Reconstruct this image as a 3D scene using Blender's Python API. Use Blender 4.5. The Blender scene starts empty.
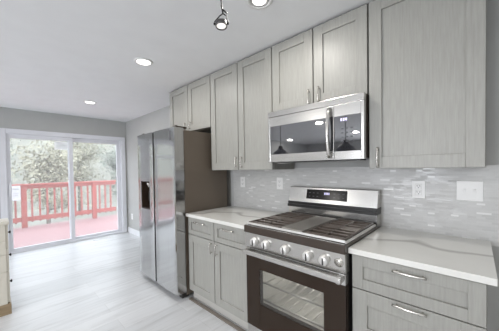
import bpy, bmesh, math, random
from mathutils import Vector, Matrix
D = bpy.data
S = bpy.context.scene
COL = S.collection
R = math.radians

# ---------------------------------------------------------------- camera
F_PX, YAW, PITCH, ROLL = 241.35, 46.755, 1.180, 0.871
cd = D.cameras.new('camera'); cam = D.objects.new('camera', cd); COL.objects.link(cam)
cd.sensor_width = 36.0; cd.sensor_fit = 'HORIZONTAL'
cd.lens = F_PX / 499 * 36; cd.shift_y = 8.24 / 499; cd.clip_start = 0.02
cam.location = (0, 0, 1.3334)
y, t = R(YAW), R(PITCH)
fw = Vector((math.sin(y) * math.cos(t), math.cos(y) * math.cos(t), -math.sin(t)))
rt = Vector((math.cos(y), -math.sin(y), 0)); up = rt.cross(fw)
m = Matrix((rt, up, -fw)).transposed() @ Matrix.Rotation(R(-ROLL), 3, 'Z')
cam.rotation_euler = m.to_euler()
S.camera = cam

# ---------------------------------------------------------------- world, light, exposure
S.view_settings.view_transform = 'Standard'; S.view_settings.look = 'None'
S.view_settings.gamma = 1.0; S.view_settings.use_curve_mapping = False
S.view_settings.exposure = -0.32
SKY = 5.4
w = D.worlds.new('overcast_sky'); S.world = w; w.use_nodes = True
bg = w.node_tree.nodes['Background']; bg.inputs[0].default_value = (0.86, 0.93, 1.0, 1); bg.inputs[1].default_value = SKY
LAMP_W = 9.0
ROOM_W = 22.0
def area(name, loc, size, power, color=(1, .96, .91), rot=(0, 0, 0), shape='DISK', sy=None):
    l = D.lights.new(name, 'AREA'); l.shape = shape; l.size = size
    if sy: l.size_y = sy
    l.energy = power; l.color = color
    o = D.objects.new(name, l); COL.objects.link(o); o.location = loc; o.rotation_euler = rot
    return o
CEIL = 2.381
# ceiling lamps outside the frame: first pair mirrored in the microwave, rest added as fill (the three in view carry their own)
for q in ((-2.06, 2.66), (-4.36, 5.0), (-2.06, 0.6), (-4.2, 2.6), (-4.2, 0.2), (-2.06, -1.4), (-0.6,-1.4)):
    area('unseen_downlight', (q[0], q[1], CEIL - .012), .15, ROOM_W)
# added soft lamp facing in from the far wall to brighten ceiling and cabinets
area('room_fill', (-6.3, 1.5, 1.4), 2.4, 260, (.90, .93, 1), (0, R(-90), 0), 'RECTANGLE', 1.6)

# ---------------------------------------------------------------- materials
def mat(name):
    mm = D.materials.new(name); mm.use_nodes = True
    nt = mm.node_tree; return mm, nt, nt.nodes['Principled BSDF']
def N(nt, kind, **kw):
    n = nt.nodes.new(kind)
    for k, v in kw.items(): setattr(n, k, v)
    return n
def plain(name, col, rough=.5, metal=0, **kw):
    mm, nt, b = mat(name)
    b.inputs['Base Color'].default_value = (*col, 1); b.inputs['Roughness'].default_value = rough; b.inputs['Metallic'].default_value = metal
    for k, v in kw.items(): b.inputs[k].default_value = v
    # faint natural variation
    tc = N(nt, 'ShaderNodeTexCoord'); no = N(nt, 'ShaderNodeTexNoise'); no.inputs['Scale'].default_value = 6
    nt.links.new(tc.outputs['Object'], no.inputs['Vector'])
    mx = N(nt, 'ShaderNodeMix', data_type='RGBA'); mx.inputs[6].default_value = tuple(c * .96 for c in col) + (1,); mx.inputs[7].default_value = tuple(min(1, c * 1.03) for c in col) + (1,)
    nt.links.new(no.outputs['Fac'], mx.inputs[0]); nt.links.new(mx.outputs[2], b.inputs['Base Color'])
    return mm
def mapped(nt, scale, rot=(0, 0, 0), coord='Object'):
    tc = N(nt, 'ShaderNodeTexCoord'); mp = N(nt, 'ShaderNodeMapping')
    mp.inputs['Scale'].default_value = scale; mp.inputs['Rotation'].default_value = rot
    nt.links.new(tc.outputs[coord], mp.inputs['Vector']); return mp.outputs['Vector']
def ramp(nt, fac, stops):
    r = N(nt, 'ShaderNodeValToRGB'); e = r.color_ramp.elements
    e[0].position, e[0].color = stops[0][0], (*stops[0][1], 1)
    e[1].position, e[1].color = stops[-1][0], (*stops[-1][1], 1)
    for p_, c in stops[1:-1]:
        n = e.new(p_); n.color = (*c, 1)
    nt.links.new(fac, r.inputs['Fac']); return r.outputs['Color']
def grain(name, c0, c1, scale, rough=.42):
    mm, nt, b = mat(name)
    v = mapped(nt, scale)
    n1 = N(nt, 'ShaderNodeTexNoise'); n1.inputs['Scale'].default_value = 1; n1.inputs['Detail'].default_value = 5; n1.inputs['Roughness'].default_value = .65
    nt.links.new(v, n1.inputs['Vector'])
    col = ramp(nt, n1.outputs['Fac'], [(.3, c0), (.7, c1)])
    nt.links.new(col, b.inputs['Base Color']); b.inputs['Roughness'].default_value = rough
    bp = N(nt, 'ShaderNodeBump'); bp.inputs['Strength'].default_value = .05; bp.inputs['Distance'].default_value = .002
    nt.links.new(n1.outputs['Fac'], bp.inputs['Height']); nt.links.new(bp.outputs['Normal'], b.inputs['Normal'])
    return mm
M = {}
M['cab'] = grain('grey_woodgrain_laminate', (.298, .295, .270), (.366, .362, .335), (110, 110, 6))
M['cab_rail'] = grain('grey_woodgrain_rail', (.298, .295, .270), (.366, .362, .335), (8, 8, 110))
M['cab_gap'] = plain('cabinet_gap_shade', (.05, .048, .044), .8)
M['ceiling'] = plain('ceiling_paint', (.84, .85, .86), .9)
M['wall'] = plain('grey_wall_paint', (.44, .445, .435), .75)
M['white'] = plain('white_trim_paint', (.76, .77, .79), .45)
M['vinyl'] = plain('white_vinyl_frame', (.70, .71, .75), .4)
M['plate'] = plain('white_plate_plastic', (.80, .80, .79), .35)
M['slot'] = plain('dark_slot', (.06, .06, .06), .6)
M['black'] = plain('black_plastic', (.018, .017, .016), .35)
M['iron'] = plain('black_cast_iron', (.105, .085, .072), .32)
M['enamel'] = plain('black_enamel', (.02, .015, .012), .12)
M['bronze'] = plain('dark_bronze_enamel', (.042, .029, .021), .22)
M['chrome'] = plain('brushed_nickel', (.62, .60, .56), .25, 1)
M['taupe'] = plain('taupe_painted_steel', (.150, .122, .095), .42, .1)
M['cream'] = plain('cream_painted_wood', (.68, .65, .57), .5)
M['tan'] = grain('tan_wood_plinth', (.26, .19, .11), (.36, .27, .17), (3, 3, 60))
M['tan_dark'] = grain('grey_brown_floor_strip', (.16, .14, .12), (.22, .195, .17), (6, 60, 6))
M['kick'] = plain('pale_grey_toe_board', (.50, .49, .46), .5)
M['ring'] = plain('grey_lamp_baffle', (.55, .55, .54), .5)
M['gap'] = plain('black_gap_shade', (.012, .011, .010), .95, 0, **{'Specular IOR Level': .1})
M['redpaint'] = plain('red_painted_timber', (.36, .085, .070), .6)
M['trunk'] = plain('grey_bark', (.16, .14, .12), .9)
M['griddle'] = plain('grey_griddle_plate', (.36, .34, .31), .38, .7)
M['ovenlining'] = plain('grey_oven_enamel', (.6, .6, .58), .35)
M['paper'] = plain('white_paper', (.55, .56, .58), .8)
M['sticker_ink'] = plain('grey_print', (.10, .10, .11), .8)
M['register'] = plain('white_register_metal', (.80, .80, .80), .4)

def steel(name, col, rough, scale):
    mm, nt, b = mat(name)
    b.inputs['Metallic'].default_value = 1
    v = mapped(nt, scale); n1 = N(nt, 'ShaderNodeTexNoise'); n1.inputs['Scale'].default_value = 1; n1.inputs['Detail'].default_value = 3
    nt.links.new(v, n1.inputs['Vector'])
    nt.links.new(ramp(nt, n1.outputs['Fac'], [(.3, tuple(c * .93 for c in col)), (.7, tuple(min(1, c * 1.05) for c in col))]), b.inputs['Base Color'])
    mr = N(nt, 'ShaderNodeMapRange'); mr.inputs[3].default_value = rough * .85; mr.inputs[4].default_value = rough * 1.15
    nt.links.new(n1.outputs['Fac'], mr.inputs[0]); nt.links.new(mr.outputs[0], b.inputs['Roughness'])
    return mm
M['steel'] = steel('brushed_stainless', (.56, .55, .53), .24, (3, 3, 300))
M['fridge'] = steel('fridge_stainless', (.53, .53, .53), .11, (200, 200, 3))

def emit(name, col, st):
    mm, nt, b = mat(name)
    b.inputs['Base Color'].default_value = (*col, 1); b.inputs['Emission Color'].default_value = (*col, 1); b.inputs['Emission Strength'].default_value = st
    return mm
M['lens'] = emit('lamp_lens', (1, .97, .92), 6.0)
M['bulb'] = emit('spot_bulb', (1, .97, .92), 1.0)
M['satin'] = plain('satin_nickel', (.72, .71, .69), .38, .55)
M['gun'] = plain('gunmetal', (.16, .155, .15), .3, .8)
M['led'] = emit('clock_digits', (.75, .7, 1), .9)

def glass(name, tint, gloss, rough=.0, fres=1.45, veil=0):
    mm = D.materials.new(name); mm.use_nodes = True; nt = mm.node_tree; nt.nodes.clear()
    o = N(nt, 'ShaderNodeOutputMaterial'); mx = N(nt, 'ShaderNodeMixShader'); tr = N(nt, 'ShaderNodeBsdfTransparent'); gl = N(nt, 'ShaderNodeBsdfGlossy')
    tr.inputs[0].default_value = (*tint, 1); gl.inputs['Roughness'].default_value = rough; gl.inputs[0].default_value = (gloss, gloss, gloss, 1)
    lw = N(nt, 'ShaderNodeLayerWeight'); lw.inputs[0].default_value = .5
    pw = N(nt, 'ShaderNodeMath', operation='POWER'); pw.inputs[1].default_value = 5
    ma = N(nt, 'ShaderNodeMath', operation='MULTIPLY_ADD'); f0 = ((fres - 1) / (fres + 1)) ** 2; ma.inputs[1].default_value = 1 - f0; ma.inputs[2].default_value = f0
    nt.links.new(lw.outputs['Facing'], pw.inputs[0]); nt.links.new(pw.outputs[0], ma.inputs[0])
    nt.links.new(ma.outputs[0], mx.inputs[0]); nt.links.new(tr.outputs[0], mx.inputs[1]); nt.links.new(gl.outputs[0], mx.inputs[2]); out = mx.outputs[0]
    if veil:
        tl_ = N(nt, 'ShaderNodeBsdfTranslucent'); tl_.inputs[0].default_value = (.9, .9, .9, 1)
        m2 = N(nt, 'ShaderNodeMixShader'); m2.inputs[0].default_value = veil
        nt.links.new(out, m2.inputs[1]); nt.links.new(tl_.outputs[0], m2.inputs[2]); out = m2.outputs[0]
    nt.links.new(out, o.inputs[0])
    return mm
M['glass'] = glass('hazed_door_glass', (.97, .98, .98), 1, veil=.055)  # veil mixes a pale haze over the outdoor view into the glass
M['ovenglass'] = glass('oven_window_glass', (.75, .75, .74), 1, .02, 1.6)
def blackglass(name, col, rough, ior):
    mm, nt, b = mat(name); b.inputs['Base Color'].default_value = (*col, 1); b.inputs['Roughness'].default_value = rough; b.inputs['IOR'].default_value = ior
    return mm
M['mwglass'] = blackglass('smoked_microwave_glass', (.022, .022, .026), .03, 2.6)
M['ovenblack'] = blackglass('brown_black_oven_glass', (.026, .016, .010), .07, 1.35)
M['display'] = blackglass('black_display_glass', (.02, .018, .018), .15, 1.25)

# countertop quartz
mm, nt, b = mat('white_quartz_grey_veins'); M['quartz'] = mm
v = mapped(nt, (1, 1, 1))
n0 = N(nt, 'ShaderNodeTexNoise'); n0.inputs['Scale'].default_value = 2.2; n0.inputs['Detail'].default_value = 4
nt.links.new(v, n0.inputs['Vector'])
wv = N(nt, 'ShaderNodeTexWave', wave_type='BANDS', bands_direction='DIAGONAL'); wv.inputs['Scale'].default_value = .75; wv.inputs['Distortion'].default_value = 7; wv.inputs['Detail'].default_value = 3; wv.inputs['Detail Scale'].default_value = 1.1
nt.links.new(v, wv.inputs['Vector'])
c1 = ramp(nt, wv.outputs['Color'], [(0.0, (.46, .45, .42)), (.008, (.58, .57, .54)), (.03, (.74, .735, .70)), (1, (.775, .77, .735))])
c2 = ramp(nt, n0.outputs['Fac'], [(.35, (.86, .86, .86)), (.6, (1, 1, 1))])
mx = N(nt, 'ShaderNodeMix', data_type='RGBA', blend_type='MULTIPLY'); mx.inputs[0].default_value = .6
nt.links.new(c1, mx.inputs[6]); nt.links.new(c2, mx.inputs[7]); nt.links.new(mx.outputs[2], b.inputs['Base Color']); b.inputs['Roughness'].default_value = .22

# mosaic of thin linear glass strips (in the wall plane: y along, z up)
mm, nt, b = mat('linear_glass_mosaic_tile'); M['tile'] = mm
tc = N(nt, 'ShaderNodeTexCoord'); sp = N(nt, 'ShaderNodeSeparateXYZ'); cb = N(nt, 'ShaderNodeCombineXYZ')
nt.links.new(tc.outputs['Object'], sp.inputs[0]); nt.links.new(sp.outputs['Y'], cb.inputs['X']); nt.links.new(sp.outputs['Z'], cb.inputs['Y'])
bk = N(nt, 'ShaderNodeTexBrick'); bk.offset = .37; bk.offset_frequency = 2; bk.squash = .6; bk.squash_frequency = 3
bk.inputs['Scale'].default_value = 1; bk.inputs['Brick Width'].default_value = .066; bk.inputs['Row Height'].default_value = .0135; bk.inputs['Mortar Size'].default_value = .0011; bk.inputs['Mortar Smooth'].default_value = .2
bk.inputs['Color1'].default_value = (0, 0, 0, 1); bk.inputs['Color2'].default_value = (1, 1, 1, 1); bk.inputs['Mortar'].default_value = (.5, .5, .5, 1)
nt.links.new(cb.outputs[0], bk.inputs['Vector'])
base = ramp(nt, bk.outputs['Color'], [(0, (.50, .50, .49)), (.45, (.55, .55, .54)), (.94, (.58, .58, .57)), (.97, (.74, .74, .73)), (1, (.80, .80, .79))])
mx = N(nt, 'ShaderNodeMix', data_type='RGBA'); mx.inputs[7].default_value = (.54, .54, .53, 1)
nt.links.new(bk.outputs['Fac'], mx.inputs[0]); nt.links.new(base, mx.inputs[6]); nt.links.new(mx.outputs[2], b.inputs['Base Color'])
rr = ramp(nt, bk.outputs['Color'], [(0, (.45,) * 3), (.5, (.38,) * 3), (1, (.22,) * 3)])
nt.links.new(rr, b.inputs['Roughness'])
bp = N(nt, 'ShaderNodeBump'); bp.inputs['Strength'].default_value = .35; bp.inputs['Distance'].default_value = .001; bp.invert = True
nt.links.new(bk.outputs['Fac'], bp.inputs['Height']); nt.links.new(bp.outputs['Normal'], b.inputs['Normal'])

# pale plank floor, boards running across towards the cabinets (x)
mm, nt, b = mat('pale_grey_plank_floor'); M['floor'] = mm
tc = N(nt, 'ShaderNodeTexCoord')
bk = N(nt, 'ShaderNodeTexBrick'); bk.offset = .4; bk.offset_frequency = 2
bk.inputs['Scale'].default_value = 1; bk.inputs['Brick Width'].default_value = 1.22; bk.inputs['Row Height'].default_value = .18; bk.inputs['Mortar Size'].default_value = .0012; bk.inputs['Mortar Smooth'].default_value = .3
bk.inputs['Color1'].default_value = (.59, .60, .615, 1); bk.inputs['Color2'].default_value = (.67, .68, .695, 1); bk.inputs['Mortar'].default_value = (.46, .46, .46, 1)
nt.links.new(tc.outputs['Object'], bk.inputs['Vector'])
v = mapped(nt, (1.3, 12, 1)); n1 = N(nt, 'ShaderNodeTexNoise'); n1.inputs['Scale'].default_value = 1; n1.inputs['Detail'].default_value = 6; n1.inputs['Roughness'].default_value = .6; n1.inputs['Distortion'].default_value = .6
nt.links.new(v, n1.inputs['Vector'])
c2 = ramp(nt, n1.outputs['Fac'], [(.28, (.74, .735, .73)), (.5, (.96, .96, .96)), (.75, (1, 1, 1))])
mx = N(nt, 'ShaderNodeMix', data_type='RGBA', blend_type='MULTIPLY'); mx.inputs[0].default_value = 1
nt.links.new(bk.outputs['Color'], mx.inputs[6]); nt.links.new(c2, mx.inputs[7]); nt.links.new(mx.outputs[2], b.inputs['Base Color']); b.inputs['Roughness'].default_value = .33

# painted deck boards
mm, nt, b = mat('red_painted_deck_boards'); M['deck'] = mm
tc = N(nt, 'ShaderNodeTexCoord'); bk = N(nt, 'ShaderNodeTexBrick'); bk.inputs['Scale'].default_value = 1; bk.inputs['Brick Width'].default_value = 3.6; bk.inputs['Row Height'].default_value = .14; bk.inputs['Mortar Size'].default_value = .004
bk.inputs['Color1'].default_value = (.28, .155, .16, 1); bk.inputs['Color2'].default_value = (.31, .175, .18, 1); bk.inputs['Mortar'].default_value = (.2, .07, .07, 1)
nt.links.new(tc.outputs['Object'], bk.inputs['Vector']); nt.links.new(bk.outputs['Color'], b.inputs['Base Color']); b.inputs['Roughness'].default_value = .7

def leafmat(name, a, c):
    mm, nt, b = mat(name)
    v = mapped(nt, (1, 1, 1)); n1 = N(nt, 'ShaderNodeTexNoise'); n1.inputs['Scale'].default_value = 1.6; n1.inputs['Detail'].default_value = 3
    nt.links.new(v, n1.inputs['Vector']); nt.links.new(ramp(nt, n1.outputs['Fac'], [(.35, a), (.65, c)]), b.inputs['Base Color']); b.inputs['Roughness'].default_value = .8
    return mm
M['leaf_g'] = leafmat('pale_green_leaves', (.19, .18, .12), (.29, .275, .20))
M['leaf_y'] = leafmat('yellow_tan_leaves', (.27, .25, .18), (.36, .34, .26))
M['leaf_d'] = leafmat('grey_green_leaves', (.12, .145, .12), (.20, .22, .18))
M['ground'] = leafmat('leaf_litter_ground', (.15, .145, .125), (.22, .215, .18))

# ---------------------------------------------------------------- mesh helpers
class MB:
    def __init__(s): s.bm = bmesh.new(); s.mats = []; s.cur = 0
    def use(s, m_):
        if m_ not in s.mats: s.mats.append(m_)
        s.cur = s.mats.index(m_); return s
    def _fin(s, faces, smooth=False):
        for f in faces: f.material_index = s.cur; f.smooth = smooth
    def box(s, x0, x1, y0, y1, z0, z1, bev=0.0, seg=2):
        vs = [s.bm.verts.new((x, y, z)) for x in (x0, x1) for y in (y0, y1) for z in (z0, z1)]
        q = [(0, 1, 3, 2), (4, 6, 7, 5), (0, 4, 5, 1), (2, 3, 7, 6), (0, 2, 6, 4), (1, 5, 7, 3)]
        fs = [s.bm.faces.new([vs[i] for i in f]) for f in q]
        s._fin(fs)
        bmesh.ops.recalc_face_normals(s.bm, faces=fs)
        if bev > 0:
            es = list({e for f in fs for e in f.edges})
            r = bmesh.ops.bevel(s.bm, geom=es, offset=bev, segments=seg, affect='EDGES', profile=.6)
            s._fin(r['faces'])
        return s
    def prism(s, pts, axis, a0, a1):
        # pts in the two other axes; axis in 'xyz'
        def mk(p_, a):
            if axis == 'x': return (a, p_[0], p_[1])
            if axis == 'y': return (p_[0], a, p_[1])
            return (p_[0], p_[1], a)
        A = [s.bm.verts.new(mk(p_, a0)) for p_ in pts]; B = [s.bm.verts.new(mk(p_, a1)) for p_ in pts]
        n = len(pts); fs = [s.bm.faces.new(A), s.bm.faces.new(B[::-1])]
        for i in range(n): fs.append(s.bm.faces.new([A[i], B[i], B[(i + 1) % n], A[(i + 1) % n]]))
        s._fin(fs); bmesh.ops.recalc_face_normals(s.bm, faces=fs); return s
    def lathe(s, prof, c, axis='z', seg=24, closed=False):
        ax = {'x': Vector((1, 0, 0)), 'y': Vector((0, 1, 0)), 'z': Vector((0, 0, 1))}[axis] if isinstance(axis, str) else Vector(axis).normalized()
        u = ax.orthogonal().normalized(); v_ = ax.cross(u); c = Vector(c); rings = []
        for r_, h in prof:
            rings.append([s.bm.verts.new(c + ax * h + (u * math.cos(2 * math.pi * i / seg) + v_ * math.sin(2 * math.pi * i / seg)) * max(r_, 1e-5)) for i in range(seg)])
        fs = []
        for a, b_ in zip(rings, rings[1:]):
            for i in range(seg): fs.append(s.bm.faces.new([a[i], a[(i + 1) % seg], b_[(i + 1) % seg], b_[i]]))
        if not closed:
            fs.append(s.bm.faces.new(rings[0][::-1])); fs.append(s.bm.faces.new(rings[-1]))
        else:
            a, b_ = rings[-1], rings[0]
            for i in range(seg): fs.append(s.bm.faces.new([a[i], a[(i + 1) % seg], b_[(i + 1) % seg], b_[i]]))
        s._fin(fs, True); bmesh.ops.recalc_face_normals(s.bm, faces=fs); return s
    def tube(s, pts, r, seg=8, flat=1.0, up=None):
        pts = [Vector(p_) for p_ in pts]; rings = []
        rs = r if isinstance(r, (list, tuple)) else [r] * len(pts)
        for i, p_ in enumerate(pts):
            d = (pts[min(i + 1, len(pts) - 1)] - pts[max(i - 1, 0)]).normalized()
            uu = Vector(up) if up else (Vector((0, 0, 1)) if abs(d.z) < .9 else Vector((1, 0, 0)))
            a = d.cross(uu).normalized(); b_ = a.cross(d)
            rings.append([s.bm.verts.new(p_ + (a * math.cos(2 * math.pi * k / seg) * flat + b_ * math.sin(2 * math.pi * k / seg)) * rs[i]) for k in range(seg)])
        fs = []
        for a, b_ in zip(rings, rings[1:]):
            for k in range(seg): fs.append(s.bm.faces.new([a[k], a[(k + 1) % seg], b_[(k + 1) % seg], b_[k]]))
        fs.append(s.bm.faces.new(rings[0][::-1])); fs.append(s.bm.faces.new(rings[-1]))
        s._fin(fs, True); bmesh.ops.recalc_face_normals(s.bm, faces=fs); return s
    def build(s, name, parent=None, origin=None):
        base_ = Vector((0, 0, 0))
        p_ = parent
        while p_ is not None: base_ += p_.location; p_ = p_.parent
        org = Vector(origin) if origin else base_
        bmesh.ops.translate(s.bm, verts=s.bm.verts, vec=-org)
        me = D.meshes.new(name); s.bm.to_mesh(me); s.bm.free()
        for m_ in s.mats: me.materials.append(m_)
        o = D.objects.new(name, me); COL.objects.link(o); o.location = org - base_
        if parent: o.parent = parent
        return o
def mb(mname): return MB().use(M[mname])
def tag(o, label, cat, group=None, kind=None):
    if label: o['label'] = label
    if cat: o['category'] = cat
    if group: o['group'] = group
    if kind: o['kind'] = kind
    return o
def thing(name, loc, label, cat, group=None):
    o = D.objects.new(name, None); COL.objects.link(o); o.location = loc; o.empty_display_size = .1
    return tag(o, label, cat, group)
def struct(o, label=None, cat=None):
    o['kind'] = 'structure'
    return tag(o, label, cat)
def copy_tree(o, parent=None):
    c = o.copy(); COL.objects.link(c); c.parent = parent
    for ch in list(o.children): copy_tree(ch, c)
    return c

# ---------------------------------------------------------------- room shell
AW, BW = 1.997, 5.532           # cabinet wall x, door wall y
X0, Y0 = -6.5, -2.6
o = mb('floor').box(X0 - .1, AW + .1, Y0 - .1, BW + .12, -.08, 0).build('floor'); struct(o, 'pale grey wood plank floor of the kitchen', 'floor')
o = mb('ceiling').box(X0 - .1, AW + .1, Y0 - .1, BW + .12, CEIL, CEIL + .08).build('ceiling'); struct(o, 'flat white painted ceiling over the kitchen', 'ceiling')
o = mb('wall').box(AW, AW + .1, Y0 - .1, BW + .12, 0, CEIL).build('wall_right'); struct(o, 'grey painted wall behind the cabinets and refrigerator', 'wall')
o = mb('wall').box(X0 - .1, X0, Y0 - .1, BW + .12, 0, CEIL).build('wall_left'); struct(o, 'grey painted wall on the far side of the open room', 'wall')
o = mb('wall').box(X0, AW, Y0 - .1, Y0, 0, CEIL).build('wall_front'); struct(o, 'grey painted wall behind the viewer', 'wall')
DX0, DX1, DZ = .135, 1.925, 2.01       # door opening
WX0, WX1, WZ0, WZ1 = -1.75, -.08, .06, 2.01   # glazed panel to the left of the patio door
o = mb('wall').box(X0, WX0, BW, BW + .12, 0, CEIL).box(WX1, DX0, BW, BW + .12, 0, CEIL).box(WX0, WX1, BW, BW + .12, 0, WZ0).box(WX0, WX1, BW, BW + .12, WZ1, CEIL).box(DX1, AW, BW, BW + .12, 0, CEIL).box(DX0, DX1, BW, BW + .12, DZ, CEIL).build('wall_back'); struct(o, 'grey painted wall around the sliding glass door', 'wall')
o = mb('tile').box(AW - .008, AW, -.5, 2.14, .86, 1.335).build('backsplash'); struct(o, 'glossy grey mosaic strip tile backsplash behind the range', 'backsplash')
o = mb('white').box(AW - .014, AW, 2.3, BW, 0, .095).box(AW - .010, AW, 2.3, BW, .095, .108).build('baseboard_right'); struct(o, 'white baseboard beside the refrigerator', 'baseboard')
o = mb('white').box(X0, -1.82, BW - .014, BW, 0, .1).box(1.99, AW, BW - .014, BW, 0, .1).build('baseboard_back'); struct(o, 'white baseboard left of the patio door', 'baseboard')
c = mb('vinyl')
c.box(.07, .155, BW - .018, BW, 0, 2.045, .004).box(1.885, 1.965, BW - .018, BW, 0, 2.045, .004).box(.155, 1.885, BW - .018, BW, 1.965, 2.045, .004)
o = c.build('trim_1'); struct(o, 'white casing around the sliding patio door', 'door trim')

# sliding patio door
door = D.objects.new('door_1', None); COL.objects.link(door); door.location = (1.0, BW + .05, 0)
struct(door, 'white framed sliding glass patio door opening on the red deck', 'door')
g = mb('vinyl'); g.box(DX0, .165, BW, BW + .11, 0, DZ).box(1.885, DX1, BW, BW + .11, 0, DZ).box(.165, 1.885, BW, BW + .11, 1.965, DZ).box(.165, 1.885, BW - .01, BW + .11, 0, .035)
g.build('frame', door)
def sash(x0, x1, yy, gx0, gx1):
    g = mb('vinyl'); z0, z1, gz0, gz1 = .03, 1.97, .075, 1.895
    g.box(x0, gx0, yy, yy + .04, z0, z1, .003).box(gx1, x1, yy, yy + .04, z0, z1, .003).box(gx0, gx1, yy, yy + .04, z0, gz0, .003).box(gx0, gx1, yy, yy + .04, gz1, z1, .003)
    s_ = g.build('sash', door)
    mb('glass').box(gx0, gx1, yy + .017, yy + .023, gz0, gz1).build('glass_pane', s_)
    return s_
sl = sash(.16, 1.045, BW + .01, .205, .985)
sr = sash(.975, 1.89, BW + .055, 1.035, 1.815)
h = mb('white'); h.box(.175, .195, BW - .02, BW + .01, .95, 1.15, .006); hh = h.build('door_handle', sl)
M['sticker'] = glass('pale_film', (.85, .86, .88), 1, .3, 1.45, .35)
o = mb('sticker').box(.775, .978, BW + .0245, BW + .0255, 1.735, 1.885)
o.use(M['sticker_ink'])
for k, (x0, x1) in enumerate(((.79, .96), (.80, .93), (.79, .955), (.81, .92), (.79, .90))):
    o.box(x0, x1, BW + .0235, BW + .0246, 1.765 + k * .023, 1.772 + k * .023)
tag(o.build('window_sticker', None, (.876, BW + .025, 1.735)), 'pale printed sticker at the top of the left door pane', 'sticker')

win = D.objects.new('window_1', None); COL.objects.link(win); win.location = ((WX0 + WX1) / 2, BW + .05, WZ0)
struct(win, 'white framed tall window left of the patio door, mirrored in the refrigerator', 'window')
g = mb('vinyl'); g.box(WX0 - .06, WX0 + .05, BW - .012, BW + .10, WZ0, WZ1).box(WX1 - .05, WX1 + .06, BW - .012, BW + .10, WZ0, WZ1).box(WX0 + .05, WX1 - .05, BW - .012, BW + .10, WZ0 - .02, WZ0 + .05).box(WX0 + .05, WX1 - .05, BW - .012, BW + .10, WZ1 - .05, WZ1 + .05)
g.box(WX0 + .05, WX1 - .05, BW + .02, BW + .07, 1.63, 1.68).box((WX0 + WX1) / 2 - .03, (WX0 + WX1) / 2 + .03, BW + .02, BW + .07, WZ0 + .05, WZ1 - .05)
g.build('window_frame', win)
wm = (WX0 + WX1) / 2
for (xa, xb) in ((WX0 + .05, wm - .03), (wm + .03, WX1 - .05)):
    for (za, zb) in ((WZ0 + .05, 1.63), (1.68, WZ1 - .05)): mb('glass').box(xa, xb, BW + .042, BW + .048, za, zb).build('glass_pane', win)

# floor register by the door
o = mb('register'); rx0, rx1, ry0, ry1 = 1.30, 1.60, 5.34, 5.44
o.box(rx0, rx1, ry0, ry0 + .015, 0, .006).box(rx0, rx1, ry1 - .015, ry1, 0, .006).box(rx0, rx0 + .015, ry0, ry1, 0, .006).box(rx1 - .015, rx1, ry0, ry1, 0, .006)
for k in range(14): o.box(rx0 + .02 + k * .019, rx0 + .03 + k * .019, ry0 + .015, ry1 - .015, .001, .005)
tag(o.build('floor_register', None, (1.45, 5.39, 0)), 'white slotted air register in the floor before the patio door', 'floor vent')

# ---------------------------------------------------------------- outside
o = mb('deck').box(-3.5, 4.6, BW + .12, 8.62, -.16, -.10).build('deck'); struct(o, 'pale red painted timber deck behind the patio door', 'deck')
o = mb('ground').box(-40, 50, BW + .3, 60, -1.6, -1.5).build('ground'); struct(o, 'leaf covered ground below the deck', 'ground')
o = MB().use(M['ground']).prism([(24, -1.6), (24, -1.5), (34, 5.5), (50, 9), (50, -1.6)], 'x', -40, 50).build('hillside'); struct(o, 'pale wooded slope rising behind the trees', 'hill')
rail = thing('deck_railing', (1.3, 8.5, -.1), 'red painted timber railing along the far edge of the deck', 'railing')
mb('redpaint').box(-3.4, 2.70, 8.42, 8.57, .985, 1.03, .004).build('top_rail', rail)
mb('redpaint').box(-3.4, 2.70, 8.475, 8.515, .90, .985, .003).build('upper_rail', rail)
mb('redpaint').box(-3.4, 2.70, 8.475, 8.515, .055, .17, .003).build('bottom_rail', rail)
for px in (-3.2, -1.35, .53, 2.10):
    mb('redpaint').box(px - .055, px + .055, 8.445, 8.555, -.1, .985, .004).build('post', rail)
x = -3.05
bal = []
for a0, a1 in ((-3.2, -1.35), (-1.35, .53), (.53, 2.10), (2.10, 2.72)):
    n = max(3, round((a1 - a0) / .158)); st = (a1 - a0) / n
    for k in range(1, n):
        xx = a0 + k * st
        mb('redpaint').box(xx - .019, xx + .019, 8.515, 8.553, .02, .98).build('baluster', rail)
o = mb('paper').box(.30, .47, 8.41, 8.416, .62, .995)
o.use(M['sticker_ink']).box(.33, .44, 8.408, 8.411, .90, .92).box(.33, .44, 8.408, 8.411, .80, .81).box(.33, .42, 8.408, 8.411, .74, .75)
tag(o.build('paper_notice', None, (.385, 8.41, .62)), 'white sheet hung on the red deck railing by its left post', 'notice')

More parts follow.
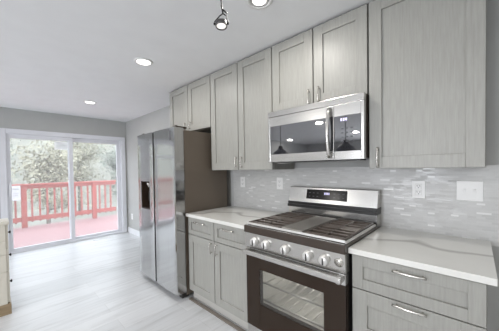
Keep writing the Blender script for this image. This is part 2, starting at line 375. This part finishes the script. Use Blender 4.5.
def tree(x, yv, h, wd, leaf, label, seed, nleaf=2600, lsize=.075, trunk_r=.09, zb=-1.5):
    rnd = random.Random(seed)
    t_ = thing('tree', (x, yv, zb), label, 'tree', 'trees behind the deck')
    g = mb('trunk'); tips = []
    top = h * .75
    g.tube([(x, yv, zb), (x + rnd.uniform(-.1, .1), yv, zb + top * .5), (x + rnd.uniform(-.25, .25), yv + rnd.uniform(-.2, .2), zb + top)], [trunk_r, trunk_r * .7, trunk_r * .25], 7)
    for k in range(26):
        zz = zb + h * rnd.uniform(.22, .72); an = rnd.uniform(0, 6.28); L = wd * rnd.uniform(.45, 1)
        p0 = Vector((x, yv, zz)); p2 = p0 + Vector((math.cos(an) * L, math.sin(an) * L * .7, L * rnd.uniform(.3, 1.0)))
        p1 = (p0 + p2) / 2 + Vector((rnd.uniform(-.1, .1), 0, rnd.uniform(-.1, .12)))
        g.tube([p0, p1, p2], [trunk_r * .34, trunk_r * .22, trunk_r * .08], 5); tips += [p1, p2]
        for j in range(2):
            p3 = p1 + Vector((rnd.uniform(-.5, .5), rnd.uniform(-.4, .4), rnd.uniform(.1, .6))) * wd * .6
            g.tube([p1, p3], [trunk_r * .14, trunk_r * .05], 4); tips.append(p3)
    g.build('trunk', t_)
    lf = mb(leaf)
    for k in range(nleaf):
        c_ = rnd.choice(tips) + Vector([rnd.gauss(0, .26) * wd * .6 for _ in range(3)])
        if c_.z < zb + .25: c_.z = zb + rnd.uniform(.25, 1.0)
        d1 = Vector([rnd.gauss(0, 1) for _ in range(3)]).normalized(); d2 = d1.orthogonal().normalized()
        s_ = lsize * rnd.uniform(.6, 1.3)
        vs = [lf.bm.verts.new(c_ + d1 * s_), lf.bm.verts.new(c_ + d2 * s_ * .5), lf.bm.verts.new(c_ - d1 * s_), lf.bm.verts.new(c_ - d2 * s_ * .5)]
        f = lf.bm.faces.new(vs); f.material_index = 0
    lf.build('foliage', t_)
TREES = [(-1.9, 13.6, 5.0, 1.25, 'leaf_g', 'grey green tree seen beyond the left edge of the patio door'),
         (1.55, 13.0, 4.6, 1.25, 'leaf_y', 'yellowish tree in the middle of the left door pane'),
         (4.9, 13.6, 4.8, 1.25, 'leaf_d', 'darker bushy tree behind the right door pane'),
         (8.4, 14.5, 5.0, 1.3, 'leaf_y', 'yellowish tree beyond the right edge of the patio door'),
         (-.6, 19.6, 6.6, 1.75, 'leaf_d', 'tall back tree showing at the far left of the left door pane'),
         (4.1, 20.2, 7.2, 1.75, 'leaf_g', 'tall back tree behind the stile where the two panes meet'),
         (9.0, 20.6, 7.0, 1.75, 'leaf_g', 'tall back tree behind the far right of the right door pane')]
for k, (x, yv, h_, wd, lf, lab) in enumerate(TREES): tree(x, yv, h_, wd, lf, lab, 11 + k, 3200 if k < 4 else 4600)

# ---------------------------------------------------------------- cabinets
AU, AB = 1.647, 1.360           # front of upper doors, of base doors
def shaker(y0, y1, z0, z1, xf, st=.072, th=.02):
    """door or drawer front facing -x: four frame boards around a recessed panel"""
    g = MB().use(M['cab'])
    g.box(xf, xf + th, y0, y0 + st, z0, z1, .0015, 1).box(xf, xf + th, y1 - st, y1, z0, z1, .0015, 1)
    g.box(xf, xf + th, y0 + st, y1 - st, z0, z0 + st, .0015, 1).box(xf, xf + th, y0 + st, y1 - st, z1 - st, z1, .0015, 1)
    g.box(xf + .0115, xf + .0165, y0 + st, y1 - st, z0 + st, z1 - st)
    return g
def pull(kind, yc, zc, L, xf, parent):
    g = mb('chrome'); n = 9; pr = .026
    for k in (-1, 1):
        p_ = (yc, zc + k * L * .38) if kind == 'v' else (yc + k * L * .38, zc)
        g.tube([(xf + .001, *p_), (xf - pr * .82, *p_)], .0045, 8)
    pts = []
    for i in range(n):
        q = -1 + 2 * i / (n - 1); b_ = pr * (1 - .28 * q * q)
        pts.append((xf - b_, yc, zc + q * L / 2) if kind == 'v' else (xf - b_, yc + q * L / 2, zc))
    g.tube(pts, .0062, 8, .8, up=(1, 0, 0) if kind == 'v' else None)
    return g.build('handle', parent)
def front(name, root, y0, y1, z0, z1, xf, st=.072):
    return shaker(y0, y1, z0, z1, xf, st).build(name, root)
def carcass(root, y0, y1, z0, z1, x0, x1=AW - .003):
    g = MB().use(M['cab']); g.box(x0, x1, y0, y1, z0, z1)
    return g.build('body', root)
G = .0042
def upper(y0, y1, z0, doors, label, x1=AW - .003):
    r = thing('wall_cabinet', ((AU + AW) / 2, (y0 + y1) / 2, z0), label, 'kitchen cabinet')
    carcass(r, y0 + .001, y1 - .001, z0, CEIL - .003, AU + .022, x1)
    g = mb('cab_gap').box(AU + .0205, AU + .0218, y0 + .003, y1 - .003, z0 + .004, CEIL - .006); g.build('gap_shade', r)  # near-black sheet behind the doors puts shade into the slits
    for (d0, d1, hy, hz, L) in doors:
        d = front('door', r, d0 + G, d1 - G, z0 + .001, CEIL - .014, AU)
        if L: pull('v', hy, hz, L, AU, d)
    return r
TILEF = AW - .010
upper(-.036, .502, 1.323, [(-.036, .502, .446, 1.392, .125)], 'large single door grey wall cabinet right of the microwave', TILEF)
upper(.504, 1.272, 1.800, [(.504, .886, .836, 1.866, .115), (.886, 1.272, .917, 1.860, .115)], 'short two door grey wall cabinet directly above the microwave')
upper(1.274, 2.120, 1.323, [(1.274, 1.694, 1.642, 1.398, .105), (1.694, 2.120, 1.718, 1.402, .105)], 'tall two door grey wall cabinet between microwave and refrigerator', TILEF)
upper(2.122, 3.005, 1.800, [(2.122, 2.566, 2.505, 1.866, .09), (2.566, 3.005, 2.62, 1.866, .09)], 'short two door grey wall cabinet above the refrigerator')

CT = .888
def base(y0, y1, label):
    r = thing('base_cabinet', ((AB + AW) / 2, (y0 + y1) / 2, 0), label, 'kitchen cabinet')
    carcass(r, y0 + .001, y1 - .001, .1, CT - .031, AB + .022)
    g = mb('cab_gap').box(AB + .0205, AB + .0218, y0 + .003, y1 - .003, .104, CT - .034); g.build('gap_shade', r)  # dark backing sheet, its colour stands for shade between the fronts
    mb('kick').box(AB + .050, AB + .065, y0 + .001, y1 - .001, 0, .1).build('toe_kick', r)
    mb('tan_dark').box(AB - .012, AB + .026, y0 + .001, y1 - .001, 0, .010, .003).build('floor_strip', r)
    return r
r = base(1.288, 2.155, 'grey base cabinet with two drawers over two doors beside the refrigerator')
for (d0, d1, hy, hd) in ((1.288, 1.735, 1.545, 1.692), (1.735, 2.155, 1.948, 1.768)):
    d = front('drawer', r, d0 + G, d1 - G, .682, CT - .039, AB, .045); pull('h', hy, .812, .17, AB, d)
    d = front('door', r, d0 + G, d1 - G, .102, .676, AB); pull('v', hd, .612, .105, AB, d)
r = base(-.036, .508, 'grey base cabinet with wide stacked drawers right of the range')
for (z0, z1, hz) in ((.668, CT - .039, .817), (.385, .663, .647), (.102, .380, .33)):
    d = front('drawer', r, -.036 + G, .508 - G, z0, z1, AB, .078 if z1 < .7 else .056); pull('h', .234, hz if z1 > .4 else .33, .14, AB, d)

def counter(y0, y1, label, ox):
    g = mb('quartz').box(AB - .023, AW - .010, y0, y1, CT - .030, CT, .002)
    tag(g.build('countertop', None, (1.66 + ox*0, (y0 + y1) / 2, CT - .03)), label, 'countertop')
counter(-.062, .5165, 'white veined quartz countertop right of the range', 0)
counter(1.286, 2.160, 'white veined quartz countertop between range and refrigerator', 0)

# ---------------------------------------------------------------- refrigerator
FX, FY0, FY1, FZ = 1.238, 2.185, 3.080, 1.762
fr = thing('refrigerator', (1.6, (FY0 + FY1) / 2, 0), 'tall stainless side by side refrigerator with water dispenser', 'refrigerator')
mb('taupe').box(1.352, 1.93, FY0 + .004, FY1 - .004, .03, 1.742, .004).build('body', fr)
mb('black').box(1.30, 1.38, FY0 + .01, FY1 - .01, .012, .062, .003).build('bottom_grille', fr)
for yy in (FY0 + .06, FY1 - .06):
    mb('black').lathe([(.022, 0), (.026, .008), (.026, .02), (.018, .032)], (1.335, yy, 0), 'z', 14).build('foot', fr)
    g = mb('bronze').box(1.275, 1.40, yy - .04, yy + .035, FZ - .002, FZ + .018, .006); g.lathe([(.016, 0), (.016, .024), (.012, .028)], (1.30, yy, FZ), 'z', 12); g.build('hinge_cover', fr)
FS = 2.652
def fdoor(y0, y1, cut=None):
    g = MB().use(M['fridge']); x0, x1, z0, z1 = FX, 1.345, .062, FZ
    # gently crowned front made of vertical strips
    def strip(ya, yb, za, zb):
        n = 24; pts = []
        for i in range(n + 1):
            q = -1 + 2 * ((ya + (yb - ya) * i / n) - y0) / (y1 - y0)
            pts.append((x0 + .006 * abs(q) ** 8, ya + (yb - ya) * i / n))
        pts += [(x1, yb), (x1, ya)]
        g.prism(pts, 'z', za, zb)
    if not cut: strip(y0, y1, z0, z1)
    else:
        cy0, cy1, cz0, cz1 = cut
        strip(y0, cy0, z0, z1); strip(cy1, y1, z0, z1); strip(cy0, cy1, z0, cz0); strip(cy0, cy1, cz1, z1)
    return g.build('door', fr)
cut = (2.755, 2.985, .875, 1.205)
d1 = fdoor(FS + .008, FY1, cut); d2 = fdoor(FY0, FS - .008)
g = mb('bronze'); cy0, cy1, cz0, cz1 = cut
g.box(FX + .085, FX + .10, cy0, cy1, cz0, cz1)
g.box(FX + .004, FX + .085, cy0, cy0 + .008, cz0, cz1).box(FX + .004, FX + .085, cy1 - .008, cy1, cz0, cz1).box(FX + .004, FX + .085, cy0, cy1, cz0, cz0 + .012).box(FX + .004, FX + .085, cy0, cy1, cz1 - .012, cz1)
disp = g.build('water_dispenser', d1)
g = mb('chrome'); g.lathe([(.03, 0), (.03, .03), (.018, .045), (.018, .06)], (FX + .05, (cy0 + cy1) / 2, cz1 - .012), (0, 0, -1), 16); g.build('spout', disp)
g = mb('black'); g.box(FX + .05, FX + .065, (cy0 + cy1) / 2 - .03, (cy0 + cy1) / 2 + .03, cz0 + .09, cz0 + .20, .006); g.build('paddle', disp)
mb('gap').box(1.2405, 1.345, FS - .008, FS + .008, .07, FZ - .01).build('gap_shade', fr)  # black strip in the slit, shade between the doors put in as colour
g = mb('sticker_ink').box(FX - .0008, FX + .003, FY0 + .065, FY0 + .095, 1.64, 1.735); g.build('brand_badge', d2)

# ---------------------------------------------------------------- over-the-range microwave
MX, MY0, MY1, MZ0, MZ1 = 1.580, .506, 1.266, 1.385, 1.797
mw = thing('microwave', (1.79, .886, MZ0), 'stainless over the range microwave with smoked glass door', 'microwave')
mb('bronze').box(MX + .035, AW - .012, MY0, MY1, MZ0 + .006, MZ1, .003).build('body', mw)
mb('steel').box(MX, MX + .034, MY0, MY1, 1.752, MZ1, .003).build('vent_panel', mw)
SPL = .700
g = mb('steel'); gy0, gy1, gz0, gz1 = .755, 1.245, 1.447, 1.675
g.box(MX, MX + .034, SPL + .001, gy0, MZ0, 1.750, .003).box(MX, MX + .034, gy1, MY1, MZ0, 1.750, .003).box(MX + .0005, MX + .034, gy0, gy1, MZ0, gz0, .0015).box(MX + .0005, MX + .034, gy0, gy1, gz1, 1.750, .0015)
md = g.build('door', mw)
mb('mwglass').box(MX - .0005, MX + .03, SPL + .004, gy1 - .0, gz0 - .001, gz1 + .001, .001).build('glass_window', md)
g = mb('steel'); pts = []
for i in range(13):
    q = -1 + 2 * i / 12; pts.append((MX - .012 - .034 * (1 - q * q), .728, 1.566 + q * .166))
g.tube(pts, [.010] * 13, 12, 1.25, up=(1, 0, 0)); g.box(MX - .018, MX + .001, .719, .737, 1.395, 1.425, .003).box(MX - .018, MX + .001, .719, .737, 1.707, 1.737, .003)
g.build('handle', md)
g = mb('steel'); g.box(MX, MX + .034, MY0, .527, MZ0, 1.750, .003).box(MX + .0005, MX + .034, .527, SPL - .001, MZ0, 1.440, .0015).box(MX + .0005, MX + .034, .527, SPL - .001, 1.672, 1.750, .0015)
cp = g.build('control_panel', mw)
ds = mb('mwglass').box(MX - .0005, MX + .03, .527, SPL - .002, 1.440, 1.672, .001).build('control_glass', cp)
g = mb('led')
for k in range(3): g.box(MX - .0012, MX - .0004, .612 + k * .016, .622 + k * .016, 1.638, 1.656)
g.build('clock_digits', ds)
g = mb('sticker_ink')
for i in range(3):
    for k in range(4): g.box(MX - .0010, MX - .0004, .575 + i * .03, .590 + i * .03, 1.50 + k * .028, 1.508 + k * .028)
g.build('keypad_marks', ds)
g = mb('black').box(MX + .05, 1.75, .55, 1.22, MZ0 - .006, MZ0 + .004); g.build('underside_grille', mw)
g = mb('steel').box(MX + .06, MX + .14, 1.14, 1.22, MZ0 - .011, MZ0 - .005, .002); g.build('filter_plate', mw)

# ---------------------------------------------------------------- gas range
RY0, RY1, RX = .519, 1.283, 1.312
RC = (RY0 + RY1) / 2
rg = thing('gas_range', (1.62, RC, 0), 'stainless gas range with black grates and oven window', 'stove')
# body as a shell around the oven cavity
CV = (1.36, 1.86, .62, 1.185, .24, .66)
g = mb('black'); x0, x1 = RX + .045, 1.96
g.box(x0, x1, RY0 + .002, CV[2], .06, .868).box(x0, x1, CV[3], RY1 - .002, .06, .868).box(CV[1], x1, CV[2], CV[3], .06, .868).box(x0, CV[1], CV[2], CV[3], .06, CV[4]).box(x0, CV[1], CV[2], CV[3], CV[5], .868)
g.build('body', rg)
g = mb('ovenlining'); a, b_, c_, d_, e_, f_ = CV
g.box(b_ - .004, b_ - .001, c_, d_, e_, f_).box(a + .01, b_ - .002, c_ + .0005, c_ + .003, e_, f_).box(a + .01, b_ - .002, d_ - .003, d_ - .0005, e_, f_).box(a + .01, b_ - .002, c_, d_, e_ + .0005, e_ + .003).box(a + .01, b_ - .002, c_, d_, f_ - .003, f_ - .0005)
g.build('oven_lining', rg)
for zz in (.335, .465):
    g = mb('satin'); g.tube([(a + .03, c_ + .01, zz), (a + .03, d_ - .01, zz)], .007, 8); g.tube([(b_ - .03, c_ + .01, zz), (b_ - .03, d_ - .01, zz)], .005, 8)
    for k in range(9):
        yy = c_ + .03 + k * (d_ - c_ - .06) / 8; g.tube([(a + .03, yy, zz), (b_ - .03, yy, zz)], .0025, 6)
    g.build('oven_rack', rg)
for yy in (RY0 + .05, RY1 - .05):
    for xx in (1.36, 1.90): mb('black').lathe([(.02, 0), (.02, .06)], (xx, yy, 0), 'z', 12).build('foot', rg)
mb('steel').box(RX + .005, RX + .044, RY0 + .003, RY1 - .003, .065, .148, .004).build('storage_drawer', rg)
l = D.lights.new('oven_fill', 'POINT'); l.energy = 3; l.shadow_soft_size = .03; l.color = (1, .96, .9)  # added lamp that brightens the cavity behind the oven window
lo = D.objects.new('oven_fill', l); COL.objects.link(lo); lo.location = (1.60, .88, .62)
# oven door
W = (.652, 1.152, .338, .598)
g = mb('ovenblack'); dx0, dx1 = RX, RX + .042
g.box(dx0, dx1, RY0 + .003, W[0], .153, .68, .002).box(dx0, dx1, W[1], RY1 - .003, .153, .68, .002).box(dx0 + .0003, dx1, W[0], W[1], .153, W[2], .001).box(dx0 + .0003, dx1, W[0], W[1], W[3], .68, .001)
od = g.build('oven_door', rg)
mb('ovenglass').box(dx0 + .004, dx0 + .008, W[0], W[1], W[2], W[3]).build('oven_window', od)
g = mb('steel').box(dx0 - .002, dx1, RY0 + .003, RY1 - .003, .680, .742, .003)
tr = g.build('door_top_trim', od)
for (y0_, y1_) in ((.96, 1.185), (.775, .87), (.62, .71)):
    n = max(3, int((y1_ - y0_) / .03)); g = mb('slot')
    for k in range(n): g.box(dx0 - .0028, dx0 - .0015, y0_ + k * (y1_ - y0_) / n, y0_ + (k + .75) * (y1_ - y0_) / n, .728, .734)
    g.build('vent_slots', tr)
g = mb('steel'); g.box(1.262, 1.283, RY0 + .012, RY1 - .012, .702, .735, .008, 3)
for yy in (RY0 + .03, RY1 - .03): g.box(1.27, dx0 + .002, yy - .012, yy + .012, .695, .735, .004)
g.build('handle', od)
# sloped control panel
g = mb('steel'); g.prism([(RX - .002, .747), (RX - .014, .858), (RX + .05, .858), (RX + .05, .747)], 'y', RY0 + .001, RY1 - .001); pn = g.build('control_panel', rg)
nrm = Vector((-.109, 0, -.012)).normalized()
for yy in (1.180, 1.075, .912, .745, .638):
    c0 = Vector((RX - .008, yy, .802))
    k = mb('satin').lathe([(.031, -.002), (.031, .006), (.028, .010), (.027, .026), (.024, .030), (.0005, .030)], c0, nrm, 24).build('knob', rg)
    q = c0 + nrm * .030
    g = mb('black').box(q.x - .003, q.x + .002, yy - .004, yy + .004, .777, .819, .001); g.build('pointer', k)
g = mb('chrome').lathe([(.026, -.001), (.026, .002), (.0005, .002)], Vector((RX - .008, .556, .805)), nrm, 24)  # thin round disc near the right end of the panel
g.build('round_disc', pn)
# cooktop
g = mb('bronze'); g.box(RX - .018, 1.335, RY0 - .001, RY1 + .001, .857, .910, .004).box(RX + .02, 1.90, RY0 - .001, RY0 + .022, .87, .910, .003).box(RX + .02, 1.90, RY1 - .022, RY1 + .001, .87, .910, .003).box(1.86, 1.92, RY0, RY1, .87, .908, .003)
g.use(M['black']).box(1.325, 1.87, RY0 + .02, RY1 - .02, .868, .893)
g.build('cooktop', rg)
g = mb('steel').box(RX - .012, RX + .006, RY0 + .004, RY1 - .004, .9095, .9125, .001); g.build('front_trim', rg)
burn = [(1.45, 1.125, .045), (1.72, 1.125, .036), (1.45, .665, .05), (1.72, .665, .036)]
for (bx, by, br) in burn:
    g = mb('chrome').lathe([(br + .012, 0), (br + .010, .008), (br, .012)], (bx, by, .893), 'z', 24)
    bb = g.build('burner', rg)
    mb('iron').lathe([(br, 0), (br + .002, .004), (br - .006, .012), (.001, .013)], (bx, by, .905), 'z', 24).build('burner_cap', bb)
def grate(y0, y1, x0=1.322, x1=1.855):
    g = mb('iron'); z0, z1, t_ = .914, .934, .006
    def bar(xa, xb, ya, yb): g.box(xa, xb, ya, yb, z0, z1, .003, 1)
    bar(x0, x0 + 2 * t_, y0, y1); bar(x1 - 2 * t_, x1, y0, y1); bar(x0, x1, y0, y0 + 2 * t_); bar(x0, x1, y1 - 2 * t_, y1)
    ym = (y0 + y1) / 2; bar(x0, x1, ym - t_ * .8, ym + t_ * .8)
    xm = (x0 + x1) / 2; bar(xm - t_, xm + t_, y0, y1)
    for k in range(8):
        xx = x0 + (x1 - x0) * (k + .5) / 8
        if abs(xx - xm) < .02: continue
        bar(xx - t_ * .75, xx + t_ * .75, y0 + .012, y1 - .012)
    for xx in (x0 + .01, xm, x1 - .01):
        for yy in (y0 + .009, y1 - .009): g.box(xx - t_, xx + t_, yy - t_, yy + t_, .893, .916)
    return g.build('grate', rg)
grate(.530, .790); grate(.965, 1.262)
g = mb('griddle'); g.box(1.325, 1.825, .797, .958, .925, .937, .003); g.box(1.335, 1.35, .81, .945, .893, .926).box(1.795, 1.81, .81, .945, .893, .926); g.build('griddle_plate', rg)
g = mb('satin'); g.box(1.313, 1.3215, .524, 1.268, .916, .930, .002).box(1.3215, 1.855, .520, .5265, .910, .926, .002); g.build('grate_edge', rg)
# backguard
g = mb('steel'); g.prism([(1.882, .905), (1.880, .984), (1.985, .984), (1.985, .905)], 'y', RY0, RY1 - .010)
g.prism([(1.884, 1.034), (1.912, 1.158), (1.922, 1.164), (1.985, 1.164), (1.985, 1.034)], 'y', RY0, RY1 - .010)
bgd = g.build('backguard', rg)
g = mb('black'); g.box(1.862, 1.985, RY0, RY1 - .009, .985, 1.010, .003); g.box(1.872, 1.985, RY0, RY1 - .009, 1.010, 1.033, .002); g.build('vent_ledge', rg)
def gx(z): return 1.884 + (z - 1.034) / (1.158 - 1.034) * .028
g = mb('display'); za, zb = 1.064, 1.146
g.prism([(gx(za) - .0015, za), (gx(zb) - .0015, zb), (gx(zb) + .004, zb), (gx(za) + .004, za)], 'y', .738, 1.095); dp = g.build('control_display', bgd)
g = mb('led')
for k in range(4):
    yy = .885 + k * .012; g.prism([(gx(1.106) - .0022, 1.106), (gx(1.124) - .0022, 1.124), (gx(1.124) - .0012, 1.124), (gx(1.106) - .0012, 1.106)], 'y', yy, yy + .007)
g.build('clock_digits', dp)
for k in range(9):
    yy = .76 + k * .037
    if .86 < yy < .95: continue
    for zz in (1.085, 1.115): mb('sticker_ink').prism([(gx(zz) - .002, zz), (gx(zz + .004) - .002, zz + .004), (gx(zz + .004) - .0013, zz + .004), (gx(zz) - .0013, zz)], 'y', yy, yy + .016).build('touch_mark', dp)

# ---------------------------------------------------------------- outlets and switches
TX = AW - .008
def outlet(yc, zc, label, tx=TX):
    r = thing('wall_outlet', (tx, yc, zc - .058), label, 'electrical outlet')
    pl = mb('plate').box(tx - .006, tx, yc - .037, yc + .037, zc - .06, zc + .06, .002).build('cover_plate', r)
    for dz in (-.021, .021):
        g = mb('plate').box(tx - .0085, tx - .005, yc - .017, yc + .017, zc + dz - .016, zc + dz + .016, .003)
        g.use(M['slot']).box(tx - .0092, tx - .0084, yc - .009, yc - .0065, zc + dz - .002, zc + dz + .009).box(tx - .0092, tx - .0084, yc + .0065, yc + .009, zc + dz - .002, zc + dz + .009).box(tx - .0092, tx - .0084, yc - .0025, yc + .0025, zc + dz - .011, zc + dz - .006)
        g.build('receptacle', r)
    return r
outlet(.287, 1.175, 'white outlet on the tile between range and double switch')
outlet(1.449, 1.180, 'white outlet on the tile just left of the range')
outlet(1.975, 1.182, 'white outlet on the tile near the refrigerator')
outlet(5.30, .36, 'small white outlet low on the wall near the patio door', AW)
r = thing('light_switch', (TX, .030, 1.12), 'white double switch plate on the tile at far right', 'light switch')
mb('plate').box(TX - .006, TX, .030 - .06, .030 + .06, 1.118, 1.238, .002).build('cover_plate', r)
for yy in (.007, .053):
    g = mb('plate').box(TX - .008, TX - .005, yy - .006, yy + .006, 1.166, 1.19, .001); g.box(TX - .016, TX - .007, yy - .0035, yy + .0035, 1.178, 1.188, .001); g.build('toggle', r)

# ---------------------------------------------------------------- recessed lights and track light
def recessed(x, yv, label, lr=.0615):
    r = thing('recessed_light', (x, yv, CEIL - .012), label, 'ceiling light')
    mb('plate').lathe([(.086, .012), (.084, .006), (.066, 0), (.062, .004), (.062, .012)], (x, yv, CEIL - .012), 'z', 32, True).build('trim_ring', r)
    if lr < .06: mb('ring').lathe([(.0615, .006), (.0615, .010), (lr, .010), (lr, .006)], (x, yv, CEIL - .012), 'z', 32, True).build('baffle', r)
    mb('lens').lathe([(lr, .004), (lr, .010)], (x, yv, CEIL - .012), 'z', 32).build('lens', r)
    area('downlight', (x, yv, CEIL - .014), .15, LAMP_W)
    return r
recessed(1.020, 2.335, 'recessed ceiling light in the middle, nearer of the two over the aisle')
recessed(1.035, 4.268, 'recessed ceiling light farthest away, near the patio door')
recessed(1.160, .985, 'recessed ceiling light cut off by the top edge above the microwave', .040)

tx_, ty_ = .865, 1.0
tl = thing('track_light', (tx_, ty_, CEIL - .03), 'small black spotlight hanging from the ceiling on a bent stem', 'spotlight')
mb('black').lathe([(.05, .028), (.05, .01), (.045, 0), (.001, 0)], (tx_ + .01, ty_ + .004, CEIL - .029), 'z', 24).build('canopy', tl)
mb('black').tube([(tx_ + .01, ty_ + .004, CEIL - .028), (tx_ + .004, ty_ + .003, 2.29), (tx_ - .004, ty_, 2.245), (tx_ + .0, ty_, 2.205), (tx_ + .006, ty_ - .002, 2.172)], .0045, 8).build('stem', tl)
ax = Vector((-.06, -.10, -1)).normalized()
hc = Vector((tx_ - .005, ty_, 2.114)); sd = Vector((.69, -.72, 0)); sd = (sd - ax * sd.dot(ax)).normalized()
tp = Vector((tx_ + .006, ty_ - .002, 2.172))
g = mb('black')
for k in (-1, 1):
    e = hc + sd * .035 * k
    g.tube([tp, tp + sd * .017 * k + Vector((0, 0, -.012)), e - ax * .012, e + ax * .006], .0032, 6)
    g.tube([e - sd * .004 * k, e + sd * .006 * k], .006, 8)
g.tube([tp + Vector((0, 0, .02)), tp + sd * .022], .004, 6)
g.build('yoke', tl)
hd = mb('gun').lathe([(.026, -.010), (.031, -.007), (.032, .014), (.030, .018), (.026, .016), (.026, .010), (.026, -.010)], hc, ax, 24).build('lamp_head', tl)
mb('bulb').lathe([(.0255, .0), (.0255, .012), (.018, .015), (.0005, .016)], hc, ax, 24).build('bulb', hd)
l = D.lights.new('spot_lamp', 'SPOT'); l.energy = 3; l.spot_size = R(70); l.spot_blend = .6; l.shadow_soft_size = .02; l.color = (1, .93, .84)
lo = D.objects.new('spot_lamp', l); COL.objects.link(lo); lo.location = hc + ax * .026; lo.rotation_euler = ax.to_track_quat('-Z', 'Y').to_euler()

# ---------------------------------------------------------------- cream drawer chest at the left edge
r = thing('drawer_chest', (-.3, 3.3, 0), 'cream painted drawer chest with dark pulls at the left edge', 'cabinet')
cx0, cx1, cy0, cy1 = -.80, .084, 3.2, 3.42
mb('tan').box(cx0 + .01, cx1 + .006, cy0 - .006, cy1 - .01, 0, .10, .003).build('plinth', r)
g = mb('cream').box(cx0, cx1 - .02, cy0 + .008, cy1, .10, .846)
for (z0, z1) in ((.10, .40), (.404, .562), (.566, .688), (.692, .846)): g.box(cx0, cx1 - .018, cy0, cy0 + .0085, z0, z1, .001, 1)
g.build('body', r)
mb('cream').box(cx0 - .01, cx1 + .008, cy0 - .012, cy1 + .01, .846, .876, .003).build('top', r)
for (z0, z1) in ((.11, .40), (.405, .62), (.625, .842)):
    for (y0_, y1_) in ((cy0 + .010, cy1 - .004),):
        d = mb('cream').box(cx1 - .018, cx1, y0_, y1_, z0, z1, .002).build('drawer', r)
        yc, zc = y0_ + .10, (z0 + z1) / 2 + .02
        for yc in ((y0_ + y1_) / 2,):
            g = mb('black').lathe([(.007, 0), (.006, .008), (.014, .012), (.014, .017), (.008, .021)], (cx1, yc, zc), 'x', 14); g.build('knob', d)

# ---------------------------------------------------------------- pendant lamps out in the room (seen in the microwave glass)
def pendant(x, yv, zb, label):
    r = thing('pendant_lamp', (x, yv, zb), label, 'pendant lamp', 'pendant lamps over the open room')
    mb('black').lathe([(.15, 0), (.145, .012), (.12, .05), (.075, .085), (.045, .11), (.04, .15), (.03, .16), (.027, .16), (.036, .15), (.041, .11), (.07, .083), (.115, .048), (.14, .010), (.146, 0)], (x, yv, zb), 'z', 28, True).build('lamp_shade', r)
    mb('black').tube([(x, yv, zb + .155), (x, yv, CEIL - .02)], .006, 8).build('cord', r)
    mb('black').lathe([(.06, 0), (.06, .02)], (x, yv, CEIL - .02), 'z', 24).build('canopy', r)
pendant(-.5, 2.64, 1.585, 'dark bell pendant lamp mirrored in the left of the microwave glass')
pendant(-.5, 1.44, 1.585, 'dark bell pendant lamp mirrored in the microwave control panel glass')
